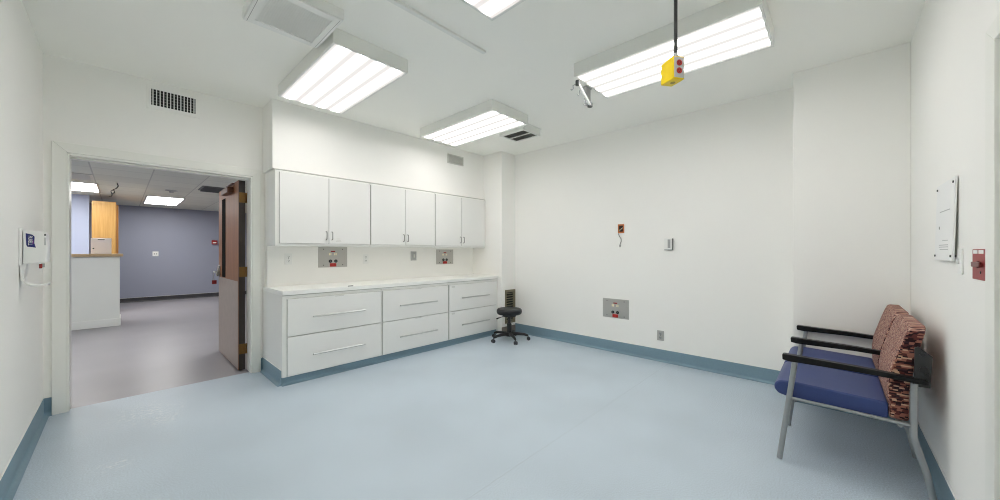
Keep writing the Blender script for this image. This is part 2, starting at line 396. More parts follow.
# open wood door, hinged on the right jamb, swung into the hall
LX0, LX1, LY0, LY1 = 0.874, 0.934, 4.708, 5.845
door = MB().box(LX0, LX1, LY0 + .004, LY1, 0.012, 2.075, .002).build('door_1', M['wood'], origin=(LX1, LY0, 0))
struct(door, 'brown wood door standing open into the hall', 'door')
MB().box(LX0 + .001, LX1 - .001, LY0, LY0 + .006, 0.013, 2.074).build('door_edge', M['wood_dark'], door)
for z in (1.89, 1.08, 0.24):
    hb = MB(); hb.box(LX0 + .006, LX1 + .002, LY0 - .003, LY0 + .001, z - .055, z + .055, .001)
    hb.cyl((LX1 + .008, LY0 - .004, z - .055), (LX1 + .008, LY0 - .004, z + .055), .008)
    hb.box(LX1 + .012, DX1 - .008, LY0 - .006, LY0 - .002, z - .055, z + .055)
    hb.build('hinge', M['brass'], door)
MB().box(LX0 - .003, LX0, LY0 + .02, LY1 - .02, 0.02, 0.975, .001).build('kick_plate', M['kick'], door)
MB().box(LX0 - .003, LX0 + .002, LY1 - .435, LY1 - .235, 0.985, 1.95, .001).build('vision_panel', M['glassd'], door)
cl = MB(); cl.box(LX0 - .06, LX0, 4.95, 5.30, 1.965, 2.03, .008); cl.box(LX0 - .045, LX0 - .02, 4.80, 5.12, 2.04, 2.052, .003); cl.cyl((LX0 - .032, 5.1, 2.03), (LX0 - .032, 5.1, 2.052), .012)
cl.build('door_closer', M['closer'], door)
lv = MB(); lv.cyl((LX0, 5.785, 1.04), (LX0 - .012, 5.785, 1.04), .032, bev=.003); lv.cyl((LX0 - .01, 5.785, 1.04), (LX0 - .06, 5.785, 1.04), .010)
lv.tube([(LX0 - .058, 5.785, 1.04), (LX0 - .062, 5.74, 1.04), (LX0 - .06, 5.66, 1.036)], .011)
lv.prism([(LX0, 1.13), (LX0 - .012, 1.12), (LX0 - .034, 1.0), (LX0 - .034, .985), (LX0, .985)], 'y', 5.745, 5.83, .004)
lv.build('lever', M['plastic_g'], door)
tg = empty('hanging_tag', (LX0 - .06, 5.79, .9), 'small red tag hanging by a wire loop from the open door lever', 'tag')
MB().tube([(LX0 - .040, 5.785, 1.05), (LX0 - .062, 5.79, 1.03), (LX0 - .066, 5.79, .97), (LX0 - .058, 5.79, .925)], .0035, 8).build('wire_loop', M['steel'], tg)
MB().box(LX0 - .078, LX0 - .030, 5.786, 5.792, .885, .935, .002).build('tag_plate', M['redd'], tg)

# door in the right wall, only its casing in view
b = MB(); cw = .102; y0, y1 = YR - .002, YR + .02
b.prism([(EX1 + .002, 0), (EX1 + cw, 0), (EX1 + cw, EZ + .068), (EX1 + .002, EZ)], 'y', y0, y1, .003)
b.prism([(EX0 - cw, 0), (EX0 - .002, 0), (EX0 - .002, EZ), (EX0 - cw, EZ + .068)], 'y', y0, y1, .003)
b.prism([(EX0 - cw, EZ + .068), (EX0 - .002, EZ), (EX1 + .002, EZ), (EX1 + cw, EZ + .068)], 'y', y0, y1, .003)
struct(b.build('trim_3', M['trim']), 'white casing of the door at the right edge', 'door casing')
b = MB(); b.box(EX0, EX1, YR - .09, YR - .045, 0.005, EZ - .01, .002)
d2 = struct(b.build('door_2', M['plastic_g']), 'grey painted door at the right edge', 'door')
b = MB(); b.box(EX1 - .02, EX1 + .002, YR - T, YR - .001, 0, EZ, .002); b.box(EX0 - .002, EX0 + .02, YR - T, YR - .001, 0, EZ, .002); b.box(EX0 + .02, EX1 - .02, YR - T, YR - .001, EZ - .02, EZ + .002, .002)
struct(b.build('trim_4', M['trim']), 'white frame of the door at the right edge', 'door frame')

# ------------------------------------------------------------------ wall cabinets
YU = 4.15
def pull_upper(x, z0, z1, par):
    b = MB(); y = YU - .02
    b.tube([(x, y, z0), (x, y - .024, z0 + .002), (x, y - .03, z0 + .010), (x, y - .03, z1 - .010), (x, y - .024, z1 - .002), (x, y, z1)], .0042, 8)
    b.build('handle', M['nickel'], par)
ups = [(1.075, 2.0885, 'leftmost wall cabinet, above the counter end nearest the doorway', (1.112, 1.594), (1.600, 2.083)),
       (2.0915, 3.0545, 'middle wall cabinet of the white row above the counter', (2.097, 2.569), (2.575, 3.047)),
       (3.0575, 4.060, 'rightmost wall cabinet, against the corner column', (3.066, 3.541), (3.547, 4.030))]
for x0, x1, lab, da, db in ups:
    r = empty('wall_cabinet', ((x0 + x1) / 2, YU + .15, 1.36), 'white two-door ' + lab, 'cabinet', 'wall cabinets above the counter')
    MB().box(x0, x1, YU, 4.449, 1.36, 2.145, .002).build('body', M['cabside'], r)
    MB().box(x0 + .001, x1 - .001, YU - .0012, YU + .0005, 2.138, 2.1445).build('shadow_strip', M['shadowline'], r)  # grey strip painting the shadow line along the cabinet top
    for k, (a, c) in enumerate((da, db)):
        d = MB().box(a, c, YU - .02, YU - .001, 1.388, 2.118, .0025).build('door', M['cab'], r)
        MB().box(a - .0022, c + .0022, YU - .007, YU + .0005, 1.3858, 2.1202).build('shadow_edge', M['shadowline'], d)  # grey rim behind the door, a painted shadow line around its edges
        pull_upper(c - .028 if k == 0 else a + .028, 1.432, 1.522, d)
        if k == 1 and x0 < 1.2:
            s = MB()
            for i in range(3): s.box(a + .075 + .004 * i, a + .135 - .006 * i, YU - .0212, YU - .020, 1.413 + .015 * i, 1.417 + .015 * i)
            s.build('worn_sticker', M['almond'], d)

# ------------------------------------------------------------------ base cabinets, each two wide drawers
YF = 3.872
bases = [(1.063, 2.0885, (1.104, 2.079), (1.327, 1.872), 'leftmost base cabinet, beside the doorway'),
         (2.0915, 3.0745, (2.101, 3.064), (2.312, 2.865), 'middle base cabinet under the long white counter'),
         (3.0775, 4.062, (3.088, 4.020), (3.295, 3.842), 'rightmost base cabinet, behind the black stool')]
for i, (x0, x1, (a, c), (ha, hc), lab) in enumerate(bases):
    r = empty('base_cabinet', ((x0 + x1) / 2, YF + .2, 0), 'white two-drawer ' + lab, 'cabinet', 'base cabinets under the counter')
    bb = MB().box(x0, x1, YF, 4.449, 0.082, 0.877, .002)
    if i == 0: bb = MB().prism([(x0, YF), (x1, YF), (x1, 4.449), (1.0795, 4.449), (1.0795, YA - .001), (x0, YA - .001)], 'z', 0.082, 0.877, .002)
    bb.build('body', M['cabside'], r)
    MB().box(x0 + .001, x1 - .001, YF - .0012, YF + .0005, .870, .8768).build('shadow_strip', M['shadowline'], r)  # painted shadow line just beneath the counter
    for z0, z1, hz in ((.092, .468, .268), (.477, .838, .648)):
        d = MB().box(a, c, YF - .02, YF - .001, z0, z1, .0025).build('drawer', M['cab'], r)
        MB().box(a - .0022, c + .0022, YF - .007, YF + .0005, z0 - .0022, z1 + .0022).build('shadow_edge', M['shadowline'], d)  # shade around the drawer front, painted as a thin grey rim
        y = YF - .02
        h = MB(); h.cyl((ha, y - .03, hz), (hc, y - .03, hz), .0080, seg=16, bev=.001)
        for hx in (ha + .045, hc - .045): h.cyl((hx, y, hz), (hx, y - .03, hz), .0045, seg=10)
        h.build('handle', M['chrome'], d)
        if i < 2:
            mx = (ha + hc) / 2
            l = MB(); l.box(mx - .045, mx + .045, y - .0015, y + .0005, z1 - .013, z1 - .003, .0006)
        else:
            l = MB(); l.box(a + .04, a + .10, y - .0015, y + .0005, z1 - .038, z1 - .014, .0006)
        l.build('label_holder', M['label'], d)
# toe kick with coved blue vinyl
b = MB(); b.box(1.066, XK, YF + .03, 4.44, 0, .081)
tk = struct(b.build('trim_5', M['base']), 'blue vinyl toe kick under the base cabinets', 'toe kick')
cove('baseboard_toe_kick', (1.063, YF + .034), (XK, YF + .034), (0, -1), h=.078, label='blue coved base along the toe kick')
cove('baseboard_cabinet_end', (1.063, YF + .03), (1.063, YA), (-1, 0), h=.148, label='blue coved base on the end of the cabinets')
cw_ = MB(); cw_.prism([(1.060, YF - .022), (XK - .001, YF - .022), (XK - .001, 4.449), (1.0795, 4.449), (1.0795, YA - .001), (1.060, YA - .001)], 'z', .878, .921, .0035)
c = cw_.build('countertop', M['counter'], origin=(2.5, 4.1, .878))
tag(c, 'long white laminate worktop across all the base cabinets', 'countertop')

b = MB(); b.prism([(1.695, 3.853), (1.748, 3.853), (1.752, 3.860), (1.745, 3.868), (1.698, 3.868), (1.691, 3.860)], 'z', .9212, .929, .0015)
tag(b.build('counter_clip', M['gun'], origin=(1.72, 3.86, .921)), 'tiny dark clip lying on the front edge of the white worktop', 'clip')

# ------------------------------------------------------------------ ceiling lights
ZL = 2.757
lights = [((1.31, 3.175), 'ceiling light above the left end of the cabinets, beside the square vent box'),
          ((2.90, 3.195), 'ceiling light near the far cabinets, beside the small dark-grilled air box'),
          ((2.88, 0.945), 'ceiling light at the right, behind the hanging yellow outlet box'),
          ((1.31, 0.945), 'ceiling light cut off by the top edge, only its corner showing')]
proto = None
for (cx, cy), lab in lights:
    if proto is None:
        r = empty('ceiling_light', (0, 0, 0), '', 'ceiling light', 'fluorescent ceiling lights')
        b = MB(); hx, hy = .298, .635
        b.box(-hx, -hx + .006, -hy, hy, ZL, ZC, .002); b.box(hx - .006, hx, -hy, hy, ZL, ZC, .002)
        b.box(-hx + .006, hx - .006, -hy, -hy + .006, ZL, ZC, .002); b.box(-hx + .006, hx - .006, hy - .006, hy, ZL, ZC, .002)
        b.box(-hx + .006, hx - .006, -hy + .006, hy - .006, ZC - .01, ZC - .001)
        b.build('housing', M['house'], r)
        f = MB(); q = .011
        f.box(-hx + .006, -hx + .006 + q, -hy + .006, hy - .006, ZL + .001, ZL + .010, .001); f.box(hx - .006 - q, hx - .006, -hy + .006, hy - .006, ZL + .001, ZL + .010, .001)
        f.box(-hx + .006 + q, hx - .006 - q, -hy + .006, -hy + .006 + q, ZL + .001, ZL + .010, .001); f.box(-hx + .006 + q, hx - .006 - q, hy - .006 - q, hy - .006, ZL + .001, ZL + .010, .001)
        f.build('lens_frame', M['paint_w'], r)
        MB().box(-hx + .017, hx - .017, -hy + .017, hy - .017, ZL + .004, ZL + .008).build('diffuser', M['lens'], r, smooth=False)
        proto = r; o = r
    else: o = copy_tree(proto)
    o.location = (cx, cy, 0)
    o['label'] = 'boxy white ' + lab

# square vent box next to the first light
r = empty('ceiling_vent', (.76, 2.54, ZC), 'large square white vent box with fine slats, beside the left ceiling light', 'vent')
x0, x1, y0, y1, zb = .535, .990, 2.315, 2.775, 2.795
b = MB(); b.box(x0, x1, y0, y1, zb + .004, ZC - .0005, .003); b.build('housing', M['house'], r)
f = MB(); q = .055
f.box(x0 + .004, x0 + q, y0 + .004, y1 - .004, zb - .004, zb + .003, .0015); f.box(x1 - q, x1 - .004, y0 + .004, y1 - .004, zb - .004, zb + .003, .0015)
f.box(x0 + q, x1 - q, y0 + .004, y0 + q, zb - .004, zb + .003, .0015); f.box(x0 + q, x1 - q, y1 - q, y1 - .004, zb - .004, zb + .003, .0015)
f.build('frame', M['paint_w'], r)
MB().box(x0 + .020, x0 + .022, y0 + .012, y1 - .012, zb - .0046, zb - .004).build('seam', M['louv'], r)
MB().box(x1 - .022, x1 - .020, y0 + .012, y1 - .012, zb - .0046, zb - .004).build('seam', M['louv'], r)
s = MB(); n = 26
for k in range(n):
    y = y0 + q + (k + .5) * (y1 - y0 - 2 * q) / n
    s.box(-(x1 - x0) / 2 + q, (x1 - x0) / 2 - q, -.0062, .0062, -.0006, .0006, mtx=Matrix.Translation(((x0 + x1) / 2, y, zb + .001)) @ Matrix.Rotation(math.radians(11), 4, 'X'))
s.build('slats', M['paint_w'], r)
# small air box with two dark grilles
r = empty('air_box', (3.50, 2.94, ZC), 'small white ceiling air box with two dark grilles, touching the far ceiling light', 'vent')
x0, x1, y0, y1, zb = 3.335, 3.668, 2.738, 3.14, 2.779
b = MB(); b.box(x0, x1, y0, y1, zb + .012, ZC - .0005, .003); b.box(x0 - .012, x1 + .012, y0 - .012, y1 + .012, ZC - .008, ZC - .0005, .001); b.build('housing', M['house'], r)
f = MB(); q = .03; xm = (x0 + x1) / 2
for a, c in ((x0, x0 + q), (xm - .008, xm + .008), (x1 - q, x1)): f.box(a, c, y0, y1, zb, zb + .012, .001)
f.box(x0, x1, y0, y0 + q, zb + .0005, zb + .0118, .001); f.box(x0, x1, y1 - q, y1, zb + .0005, zb + .0118, .001)
f.build('frame', M['paint_w'], r)
for a, c in ((x0 + q, xm - .008), (xm + .008, x1 - q)):
    s = MB(); s.box(a, c, y0 + q, y1 - q, zb + .010, zb + .0118)
    for k in range(14):
        y = y0 + q + (k + .5) * (y1 - y0 - 2 * q) / 14
        s.box(-(c - a) / 2, (c - a) / 2, -.008, .008, -.0007, .0007, mtx=Matrix.Translation(((a + c) / 2, y, zb + .005)) @ Matrix.Rotation(math.radians(25), 4, 'X'))
    s.build('grille', M['louv'], r)
# ceiling conduit and round cover plate
b = MB(); b.box(.2, 1.95, 1.978, 2.012, ZC - .02, ZC - .0005, .006); 
tag(b.build('ceiling_raceway', M['house'], origin=(1.95, 1.995, ZC)), 'long thin painted raceway running across the ceiling', 'raceway')
b = MB(); b.lathe([(0, ZC - .004), (.07, ZC - .004), (.078, ZC - .001), (.078, ZC - .0003)], 2.42, 1.965, 40)
tag(b.build('ceiling_cover_plate', M['ceil'], origin=(2.42, 1.965, ZC)), 'flat round painted cover plate on the ceiling', 'cover plate')

# ------------------------------------------------------------------ yellow pendant outlet box
D = 2.0; ya = .754
def cam_pt(u, v, d):
    F = Vector((math.cos(ya), math.sin(ya), 0)); R = Vector((math.sin(ya), -math.cos(ya), 0))
    return F * d + R * ((u - 500) / 356.15 * d) + Vector((0, 0, H + (251.67 - v) / 356.15 * d))
pc = cam_pt(675.4, 69.8, 2.0)
r = empty('pendant_outlet_box', (pc.x, pc.y, ZC), 'yellow outlet box hanging from the ceiling on a grey cord', 'outlet box')
th = math.radians(180 + 43.2 + 12.2)      # heading of the face with the receptacles
mt = Matrix.Translation(pc) @ Matrix.Rotation(th - PI / 2 + PI, 4, 'Z')
# local frame: -Y is the receptacle face, +Y is the back
def B2(): return MB()
b = B2(); w2, dp, hh = .036, .078, .063
b.prism([(-.028, -hh), (-.028, hh), (.0, hh), (dp, hh * .92), (dp, -hh * .92), (.0, -hh)], 'x', -w2, w2, .005); b.xf(mt); b.build('body', M['yellow'], r)
b = B2(); b.box(-w2 + .006, w2 - .006, -.0305, -.0275, -hh + .007, hh - .007, .001); b.xf(mt); pl = b.build('cover_plate', M['lgrey'], r)
for z in (.024, -.019):
    b = B2(); b.cyl((0, -.0300, z), (0, -.0335, z), .0165, seg=24); b.xf(mt); q = b.build('receptacle', M['red'], pl)
    for x in (-.006, .006): B2().box(x - .0012, x + .0012, -.0342, -.0334, z - .002, z + .007).xf(mt).build('slot', M['dark'], q)
    B2().cyl((0, -.0334, z - .008), (0, -.0342, z - .008), .0024, seg=10).xf(mt).build('slot', M['dark'], q)
b = B2(); b.cyl((0, .022, -hh - .0015), (0, .022, -hh + .002), .013, seg=20); b.xf(mt); b.build('bottom_knockout', mat('mustard_knockout', (176, 150, 30), .5), r)
tp = mt @ Vector((0, -.002, hh))
MB().lathe([(.0, tp.z - .003), (.020, tp.z - .003), (.020, tp.z + .008), (.013, tp.z + .012), (.011, tp.z + .026), (.0, tp.z + .026)], tp.x, tp.y, 20).build('strain_relief', M['plastic_g'], r)
b = MB(); b.tube([(tp.x, tp.y, tp.z + .02), (tp.x, tp.y, (tp.z + ZC) / 2), (tp.x, tp.y, ZC - .004)], .0086, 10)
for k in range(70):
    z = tp.z + .022 + k * .0105
    if z < ZC - .03: b.lathe([(.008, z), (.0106, z + .003), (.008, z + .006)], tp.x, tp.y, 12)
b.build('cord', mat('dark_grey_cord', (60, 60, 59), .5), r)
MB().lathe([(0, ZC - .03), (.03, ZC - .03), (.05, ZC - .006), (.05, ZC - .0004)], tp.x, tp.y, 24).build('ceiling_canopy', M['plastic_g'], r)

# ------------------------------------------------------------------ ceiling-hung bracket with hooks
bp_ = cam_pt(587.5, 90, 3.4); bx, by = bp_.x, bp_.y
r = empty('ceiling_bracket', (bx, by, ZC), 'small grey ceiling bracket with a slanting arm and hooks, by the right light', 'bracket')
MB().lathe([(0, ZC - .012), (.045, ZC - .012), (.05, ZC - .008), (.05, ZC - .0004)], bx, by, 24).build('ceiling_plate', M['plastic_g'], r)
MB().box(bx - .045, bx + .04, by - .012, by + .012, 2.69, ZC - .01, .004).build('hanger_bar', M['lgrey'], r)
b0 = cam_pt(590, 105, 3.38); a0 = cam_pt(577.5, 83, 2.95)
MB().tube([b0, a0], .013, 12).build('arm', M['paint_w'], r)
MB().cyl(b0 + Vector((0, 0, -.02)), b0 + Vector((0, 0, .016)), .024, seg=18, bev=.003).build('pivot', M['gun'], r)
MB().cyl(a0 + Vector((0, 0, -.02)), a0 + Vector((0, 0, .02)), .017, seg=18, bev=.003).build('pivot', M['gun'], r)
for (u, v, d, s) in ((573, 87, 2.95, 1), (579.5, 92.5, 3.08, 1), (585.5, 102.5, 3.25, 1)):
    p = cam_pt(u, v, d); q = cam_pt(u + (4 if u < 575 else 1.5), v - 3.5, d)
    MB().tube([q, p + Vector((0, 0, .012)), p + Vector((.006, 0, -.012)), p + Vector((-.008, .006, -.028)), p + Vector((-.016, .012, -.02))], .0036, 8).build('hook', M['plastic_g'], r)

# ------------------------------------------------------------------ wall grilles
r = empty('wall_register', (.345, YA, 2.715), 'white air register with dark crossed slats above the doorway', 'vent')
gx0, gx1, gz0, gz1 = .19, .50, 2.643, 2.79
f = MB(); ox0, ox1, oz0, oz1 = .158, .532, 2.608, 2.822; y0 = YA - .009
f.box(ox0, gx0, y0, YA, oz0, oz1, .002); f.box(gx1, ox1, y0, YA, oz0, oz1, .002); f.box(gx0, gx1, y0 + .0004, YA, oz0 + .0003, gz0, .002); f.box(gx0, gx1, y0 + .0004, YA, gz1, oz1 - .0003, .002)
f.build('frame', M['wall'], r)
MB().box(gx0, gx1, YA - .001, YA - .0003, gz0, gz1).build('recess', M['dark'], r)
s = MB()
for k in range(13):
    x = gx0 + (k + .5) * (gx1 - gx0) / 13
    s.box(x - .0034, x + .0034, YA - .008, YA - .005, gz0, gz1)
s.build('vertical_slats', M['paint_w'], r)
s = MB()
for k in range(5):
    z = gz0 + (k + .8) * (gz1 - gz0) / 5.6
    s.box(gx0, gx1, YA - .0045, YA - .002, z - .002, z + .002)
s.build('horizontal_slats', M['louv'], r)
r = empty('soffit_grille', (3.47, 4.185, 2.69), 'small pale air grille on the soffit above the right wall cabinet', 'vent')
f = MB(); x0, x1, z0, z1, y = 3.318, 3.622, 2.618, 2.756, 4.185
f.box(x0, x0 + .012, y - .012, y, z0, z1, .001); f.box(x1 - .012, x1, y - .012, y, z0, z1, .001); f.box(x0 + .012, x1 - .012, y - .012, y, z0, z0 + .012, .001); f.box(x0 + .012, x1 - .012, y - .012, y, z1 - .012, z1, .001)
f.build('frame', M['almond'], r)
MB().box(x0 + .012, x1 - .012, y - .002, y - .0005, z0 + .012, z1 - .012).build('recess', M['almond'], r)
s = MB()
for k in range(24):
    x = x0 + .012 + (k + .5) * (x1 - x0 - .024) / 24
    s.box(x - .0028, x + .0028, y - .010, y - .003, z0 + .012, z1 - .012)
s.build('slats', M['almond'], r)
# bronze grille on the corner column
r = empty('column_grille', (4.27, YK, .42), 'dark bronze louvred grille low on the corner column behind the stool', 'vent')
f = MB(); x0, x1, z0, z1, y = 4.137, 4.372, .165, .695, YK
f.box(x0, x0 + .022, y - .016, y, z0, z1, .002); f.box(x1 - .05, x1, y - .016, y, z0, z1, .002); f.box(x0 + .022, x1 - .05, y - .016, y, z0, z0 + .03, .002); f.box(x0 + .022, x1 - .05, y - .016, y, z1 - .04, z1, .002)
f.build('frame', M['bronze'], r)
MB().box(x0 + .022, x1 - .05, y - .003, y - .0005, z0 + .03, z1 - .04).build('recess', M['dark'], r)
s = MB()
for k in range(12):
    z = z0 + .03 + (k + .5) * (z1 - z0 - .07) / 12
    s.box(-.081, .081, -.007, .007, -.0014, .0014, mtx=Matrix.Translation(((x0 + x1 - .028) / 2, y - .009, z)) @ Matrix.Rotation(math.radians(38), 4, 'X'))
s.build('louvres', M['bronze'], r)

# ------------------------------------------------------------------ steel panels of red receptacles
def outlet_panel(lab, plane, a0, a1, z0, z1, flip=False):
    # plane 'y': on a wall facing -Y at y=4.45 ; plane 'x': on the far wall facing -X
    am = (a0 + a1) / 2; zm = (z0 + z1) / 2; hw = (a1 - a0) / 2; hz = (z1 - z0) / 2
    base = Matrix.Translation((am, 4.45, zm)) if plane == 'y' else Matrix.Translation((XB, am, zm)) @ Matrix.Rotation(-PI / 2, 4, 'Z')
    org = base.translation
    r = empty('steel_outlet_panel', org, lab, 'outlet panel', 'steel outlet panels')
    def BB(b, n, m, p): b.xf(base); return b.build(n, m, p)
    pl = BB(MB().box(-hw, hw, -.006, 0, -hz, hz, .0015), 'plate', M['steel'], r)
    for sx in (-1, 1):
        for sz in (-1, 1):
            BB(MB().cyl((sx * hw * .66, -.006, sz * hz * .78), (sx * hw * .66, -.009, sz * hz * .78), .006, seg=12), 'screw', M['gun'], pl)
    BB(MB().box(-.028, .024, -.0075, -.0055, hz * .50, hz * .62, .0005), 'red_label', M['redd'], pl)
    for x in (-.045, -.028, .018, .034): BB(MB().box(x - .005, x + .006, -.0072, -.0055, hz * .18, hz * .42, .0004), 'cream_label', M['cream'], pl)
    for x in (-.034, .030):
        q = BB(MB().cyl((x, -.006, -hz * .40), (x, -.014, -hz * .40), .020, seg=24, bev=.002), 'round_receptacle', M['black'], pl)
        BB(MB().cyl((x, -.014, -hz * .40), (x, -.0155, -hz * .40), .008, seg=12), 'socket_centre', M['gun'], q)
    b = MB(); b.box(-.040, .036, -.012, -.0055, -hz * .94, -hz * .60, .002)
    rr = BB(b, 'red_receptacle', M['red'], pl)
    for x in (-.022, .018):
        for dx in (-.005, .005): BB(MB().box(x + dx - .0012, x + dx + .0012, -.0128, -.0118, -hz * .83, -hz * .72), 'slot', M['dark'], rr)
    return r
outlet_panel('steel panel with red outlets on the backsplash below the left wall cabinet', 'y', 1.598, 1.940, 1.112, 1.356)
outlet_panel('steel panel with red outlets on the backsplash below the right wall cabinet', 'y', 3.310, 3.640, 1.106, 1.334)
outlet_panel('steel panel with red outlets low on the bare far wall', 'x', 1.890, 2.244, .441, .687)

def duplex(name, lab, base, w, h, m, mface, slots=True, group=None, cat='outlet', d=.006):
    r = empty(name, base.translation, lab, cat, group)
    def BB(b, n, mm, p): b.xf(base); return b.build(n, mm, p)
    pl = BB(MB().box(-w / 2, w / 2, -d, 0, -h / 2, h / 2, .002), 'cover_plate', m, r)
    if slots:
        for z in (h * .2, -h * .2):
            q = BB(MB().box(-w * .24, w * .24, -d - .003, -d + .0005, z - h * .13, z + h * .13, .003), 'receptacle', mface, pl)
            for x in (-.006, .006): BB(MB().box(x - .0016, x + .0016, -d - .0036, -d - .0028, z - .002, z + .009), 'slot', M['dark'], q)
            BB(MB().cyl((0, -d - .0028, z - .008), (0, -d - .0037, z - .008), .003, seg=10), 'slot', M['dark'], q)
        BB(MB().cyl((0, -d, 0), (0, -d - .0015, 0), .004, seg=10), 'screw', M['gun'], pl)
    return r
By = lambda x, z, y=4.45: Matrix.Translation((x, y, z))
Bx = lambda y, z: Matrix.Translation((XB, y, z)) @ Matrix.Rotation(-PI / 2, 4, 'Z')
duplex('wall_outlet', 'white outlet on the backsplash nearest the doorway', By(1.283, 1.220), .075, .122, M['plastic_w'], M['plastic_w'], group='white outlets on the backsplash')
duplex('wall_outlet', 'white outlet on the backsplash midway along, right of the left steel panel', By(2.183, 1.205), .075, .122, M['plastic_w'], M['plastic_w'], group='white outlets on the backsplash')
duplex('wall_outlet', 'grey steel outlet low on the far wall, right of the low steel panel', Bx(1.506, .304), .078, .118, M['steel'], M['plastic_g'])
# paper holder / grey switch on backsplash between outlet and right panel
r = empty('backsplash_switch', (2.90, 4.45, 1.24), 'small grey switch box on the backsplash, left of the right steel panel', 'switch')
MB().box(2.856, 2.942, 4.424, 4.4499, 1.172, 1.305, .004).build('box', M['lgrey'], r)
MB().box(2.868, 2.930, 4.420, 4.4245, 1.182, 1.295, .002).build('face', M['plastic_g'], r)
MB().box(2.887, 2.911, 4.413, 4.4205, 1.215, 1.262, .003).build('rocker', M['almond'], r)

# orange open outlet box with hanging wire on far wall
r = empty('orange_wall_box', (XB, 1.992, 1.594), 'orange wall box with dark open middle on the far wall', 'wall box')
b = Bx(1.992, 1.594)
f = MB(); w, h = .040, .057
f.box(-w, -w + .012, -.012, 0, -h, h, .002); f.box(w - .012, w, -.012, 0, -h, h, .002); f.box(-w + .012, w - .012, -.012, 0, h - .018, h, .002); f.box(-w + .012, w - .012, -.012, 0, -h, -h + .018, .002)
f.xf(b); f.build('frame', M['orange'], r)
f = MB(); f.box(-w + .012, w - .012, -.004, -.0005, -h + .018, h - .018); f.xf(b); f.build('cavity', mat('dark_brown_cavity', (42, 22, 16), .8), r)
f = MB(); f.tube([(-.018, -.006, -.03), (-.008, -.02, -.012), (.008, -.02, -.006), (.02, -.008, .012)], .0028, 8); f.xf(b); f.build('inner_wire', M['cream'], r)
f = MB(); f.tube([(-.03, -.006, -.05), (-.03, -.012, -.075), (-.014, -.012, -.105), (.004, -.012, -.130), (.004, -.012, -.165), (-.010, -.012, -.195), (-.012, -.010, -.212)], .0034, 8); f.xf(b); f.build('loose_wire', M['gun'], r)
f = MB(); f.cyl((-.012, -.010, -.205), (-.012, -.010, -.235), .006, seg=10); f.xf(b); f.build('wire_cap', M['black'], r)
# thermostat
r = empty('thermostat', (XB, 1.41, 1.39), 'small white thermostat on the far wall, right of the orange box', 'thermostat')
b = Bx(1.411, 1.39)
f = MB(); f.box(-.044, .044, -.034, 0, -.065, .065, .004); f.xf(b); q = f.build('body', M['plastic_w'], r)
f = MB(); f.box(-.004, .026, -.0365, -.0335, -.048, .052, .002); f.xf(b); f.build('face_insert', M['plastic_g'], q)
f = MB(); f.box(-.0445, .0445, -.030, -.002, -.0695, -.0655, .001); f.box(.0445, .048, -.030, -.002, -.0695, .062, .001); f.xf(b); f.build('back_plate', M['gun'], r)

# ------------------------------------------------------------------ right wall: sign, switch, red switch
r = empty('wall_sign', (2.815, YR, 1.45), 'square white acrylic sign on standoffs, on the wall above the bench', 'sign')
mt = Matrix.Translation((2.815, YR + .0125, 1.452)) @ Matrix.Rotation(math.radians(1.4), 4, 'X')
w, h = .195, .195
f = MB(); f.box(-w, w, -.004, .004, -h, h, .0015); f.xf(mt); pl = f.build('panel', M['sign'], r)
for x in (-w + .022, w - .022):
    for z in (-h + .022, h - .022):
        f = MB(); f.cyl((x, -.0065 if z > 0 else -.012, z), (x, .008, z), .0055, seg=14, bev=.001); f.xf(mt); f.build('standoff', M['gun'], r)
for z, x0, x1, t in ((.052, -.12, .10, .0035), (-.118, -.11, .09, .003), (-.128, -.11, .09, .003), (-.140, -.11, .07, .003), (-.096, -.10, .02, .0025)):
    MB().box(x0, x1, .0040, .0046, z - t, z + t * .3).xf(mt).build('printed_line', M['ink'], pl)
f = MB(); f.cyl((.10, .004, -.03), (.10, .0046, -.03), .008, seg=14); f.xf(mt); f.build('printed_mark', M['gun'], pl)
Br = lambda x, z: Matrix.Translation((x, YR, z)) @ Matrix.Rotation(PI, 4, 'Z')
r = empty('light_switch', (2.575, YR, 1.257), 'white light switch on the right wall between the sign and the red switch', 'switch')
b = Br(2.575, 1.257)
f = MB(); f.box(-.034, .034, -.007, 0, -.058, .058, .003); f.xf(b); q = f.build('cover_plate', M['plastic_w'], r)
f = MB(); f.box(-.005, .005, -.016, -.006, -.012, .012, .002); f.xf(b); f.build('toggle', M['plastic_w'], q)
r = empty('emergency_switch', (2.288, YR, 1.25), 'red emergency switch plate on the wall beside the right door casing', 'switch')
b = Br(2.288, 1.25)
f = MB(); f.box(-.084, .084, -.006, 0, -.060, .060, .002); f.xf(b); q = f.build('plate', M['redd'], r)
for x0, x1 in ((-.066, -.010), (.006, .066)):
    f = MB(); f.box(x0, x1, -.0072, -.0055, .042, .056, .0005); f.xf(b); f.build('white_label', M['plastic_w'], q)
f = MB(); f.cyl((.01, -.006, .0), (.01, -.013, .0), .014, seg=16, bev=.002); f.box(-.040, .068, -.018, -.011, -.010, .010, .003); f.xf(b); f.build('handle', mat('dark_red_handle', (96, 26, 26), .4, vary=.05), q)
f = MB(); f.cyl((.03, -.0055, -.03), (.03, -.008, -.03), .005, seg=12); f.xf(b); f.build('screw', M['gun'], q)

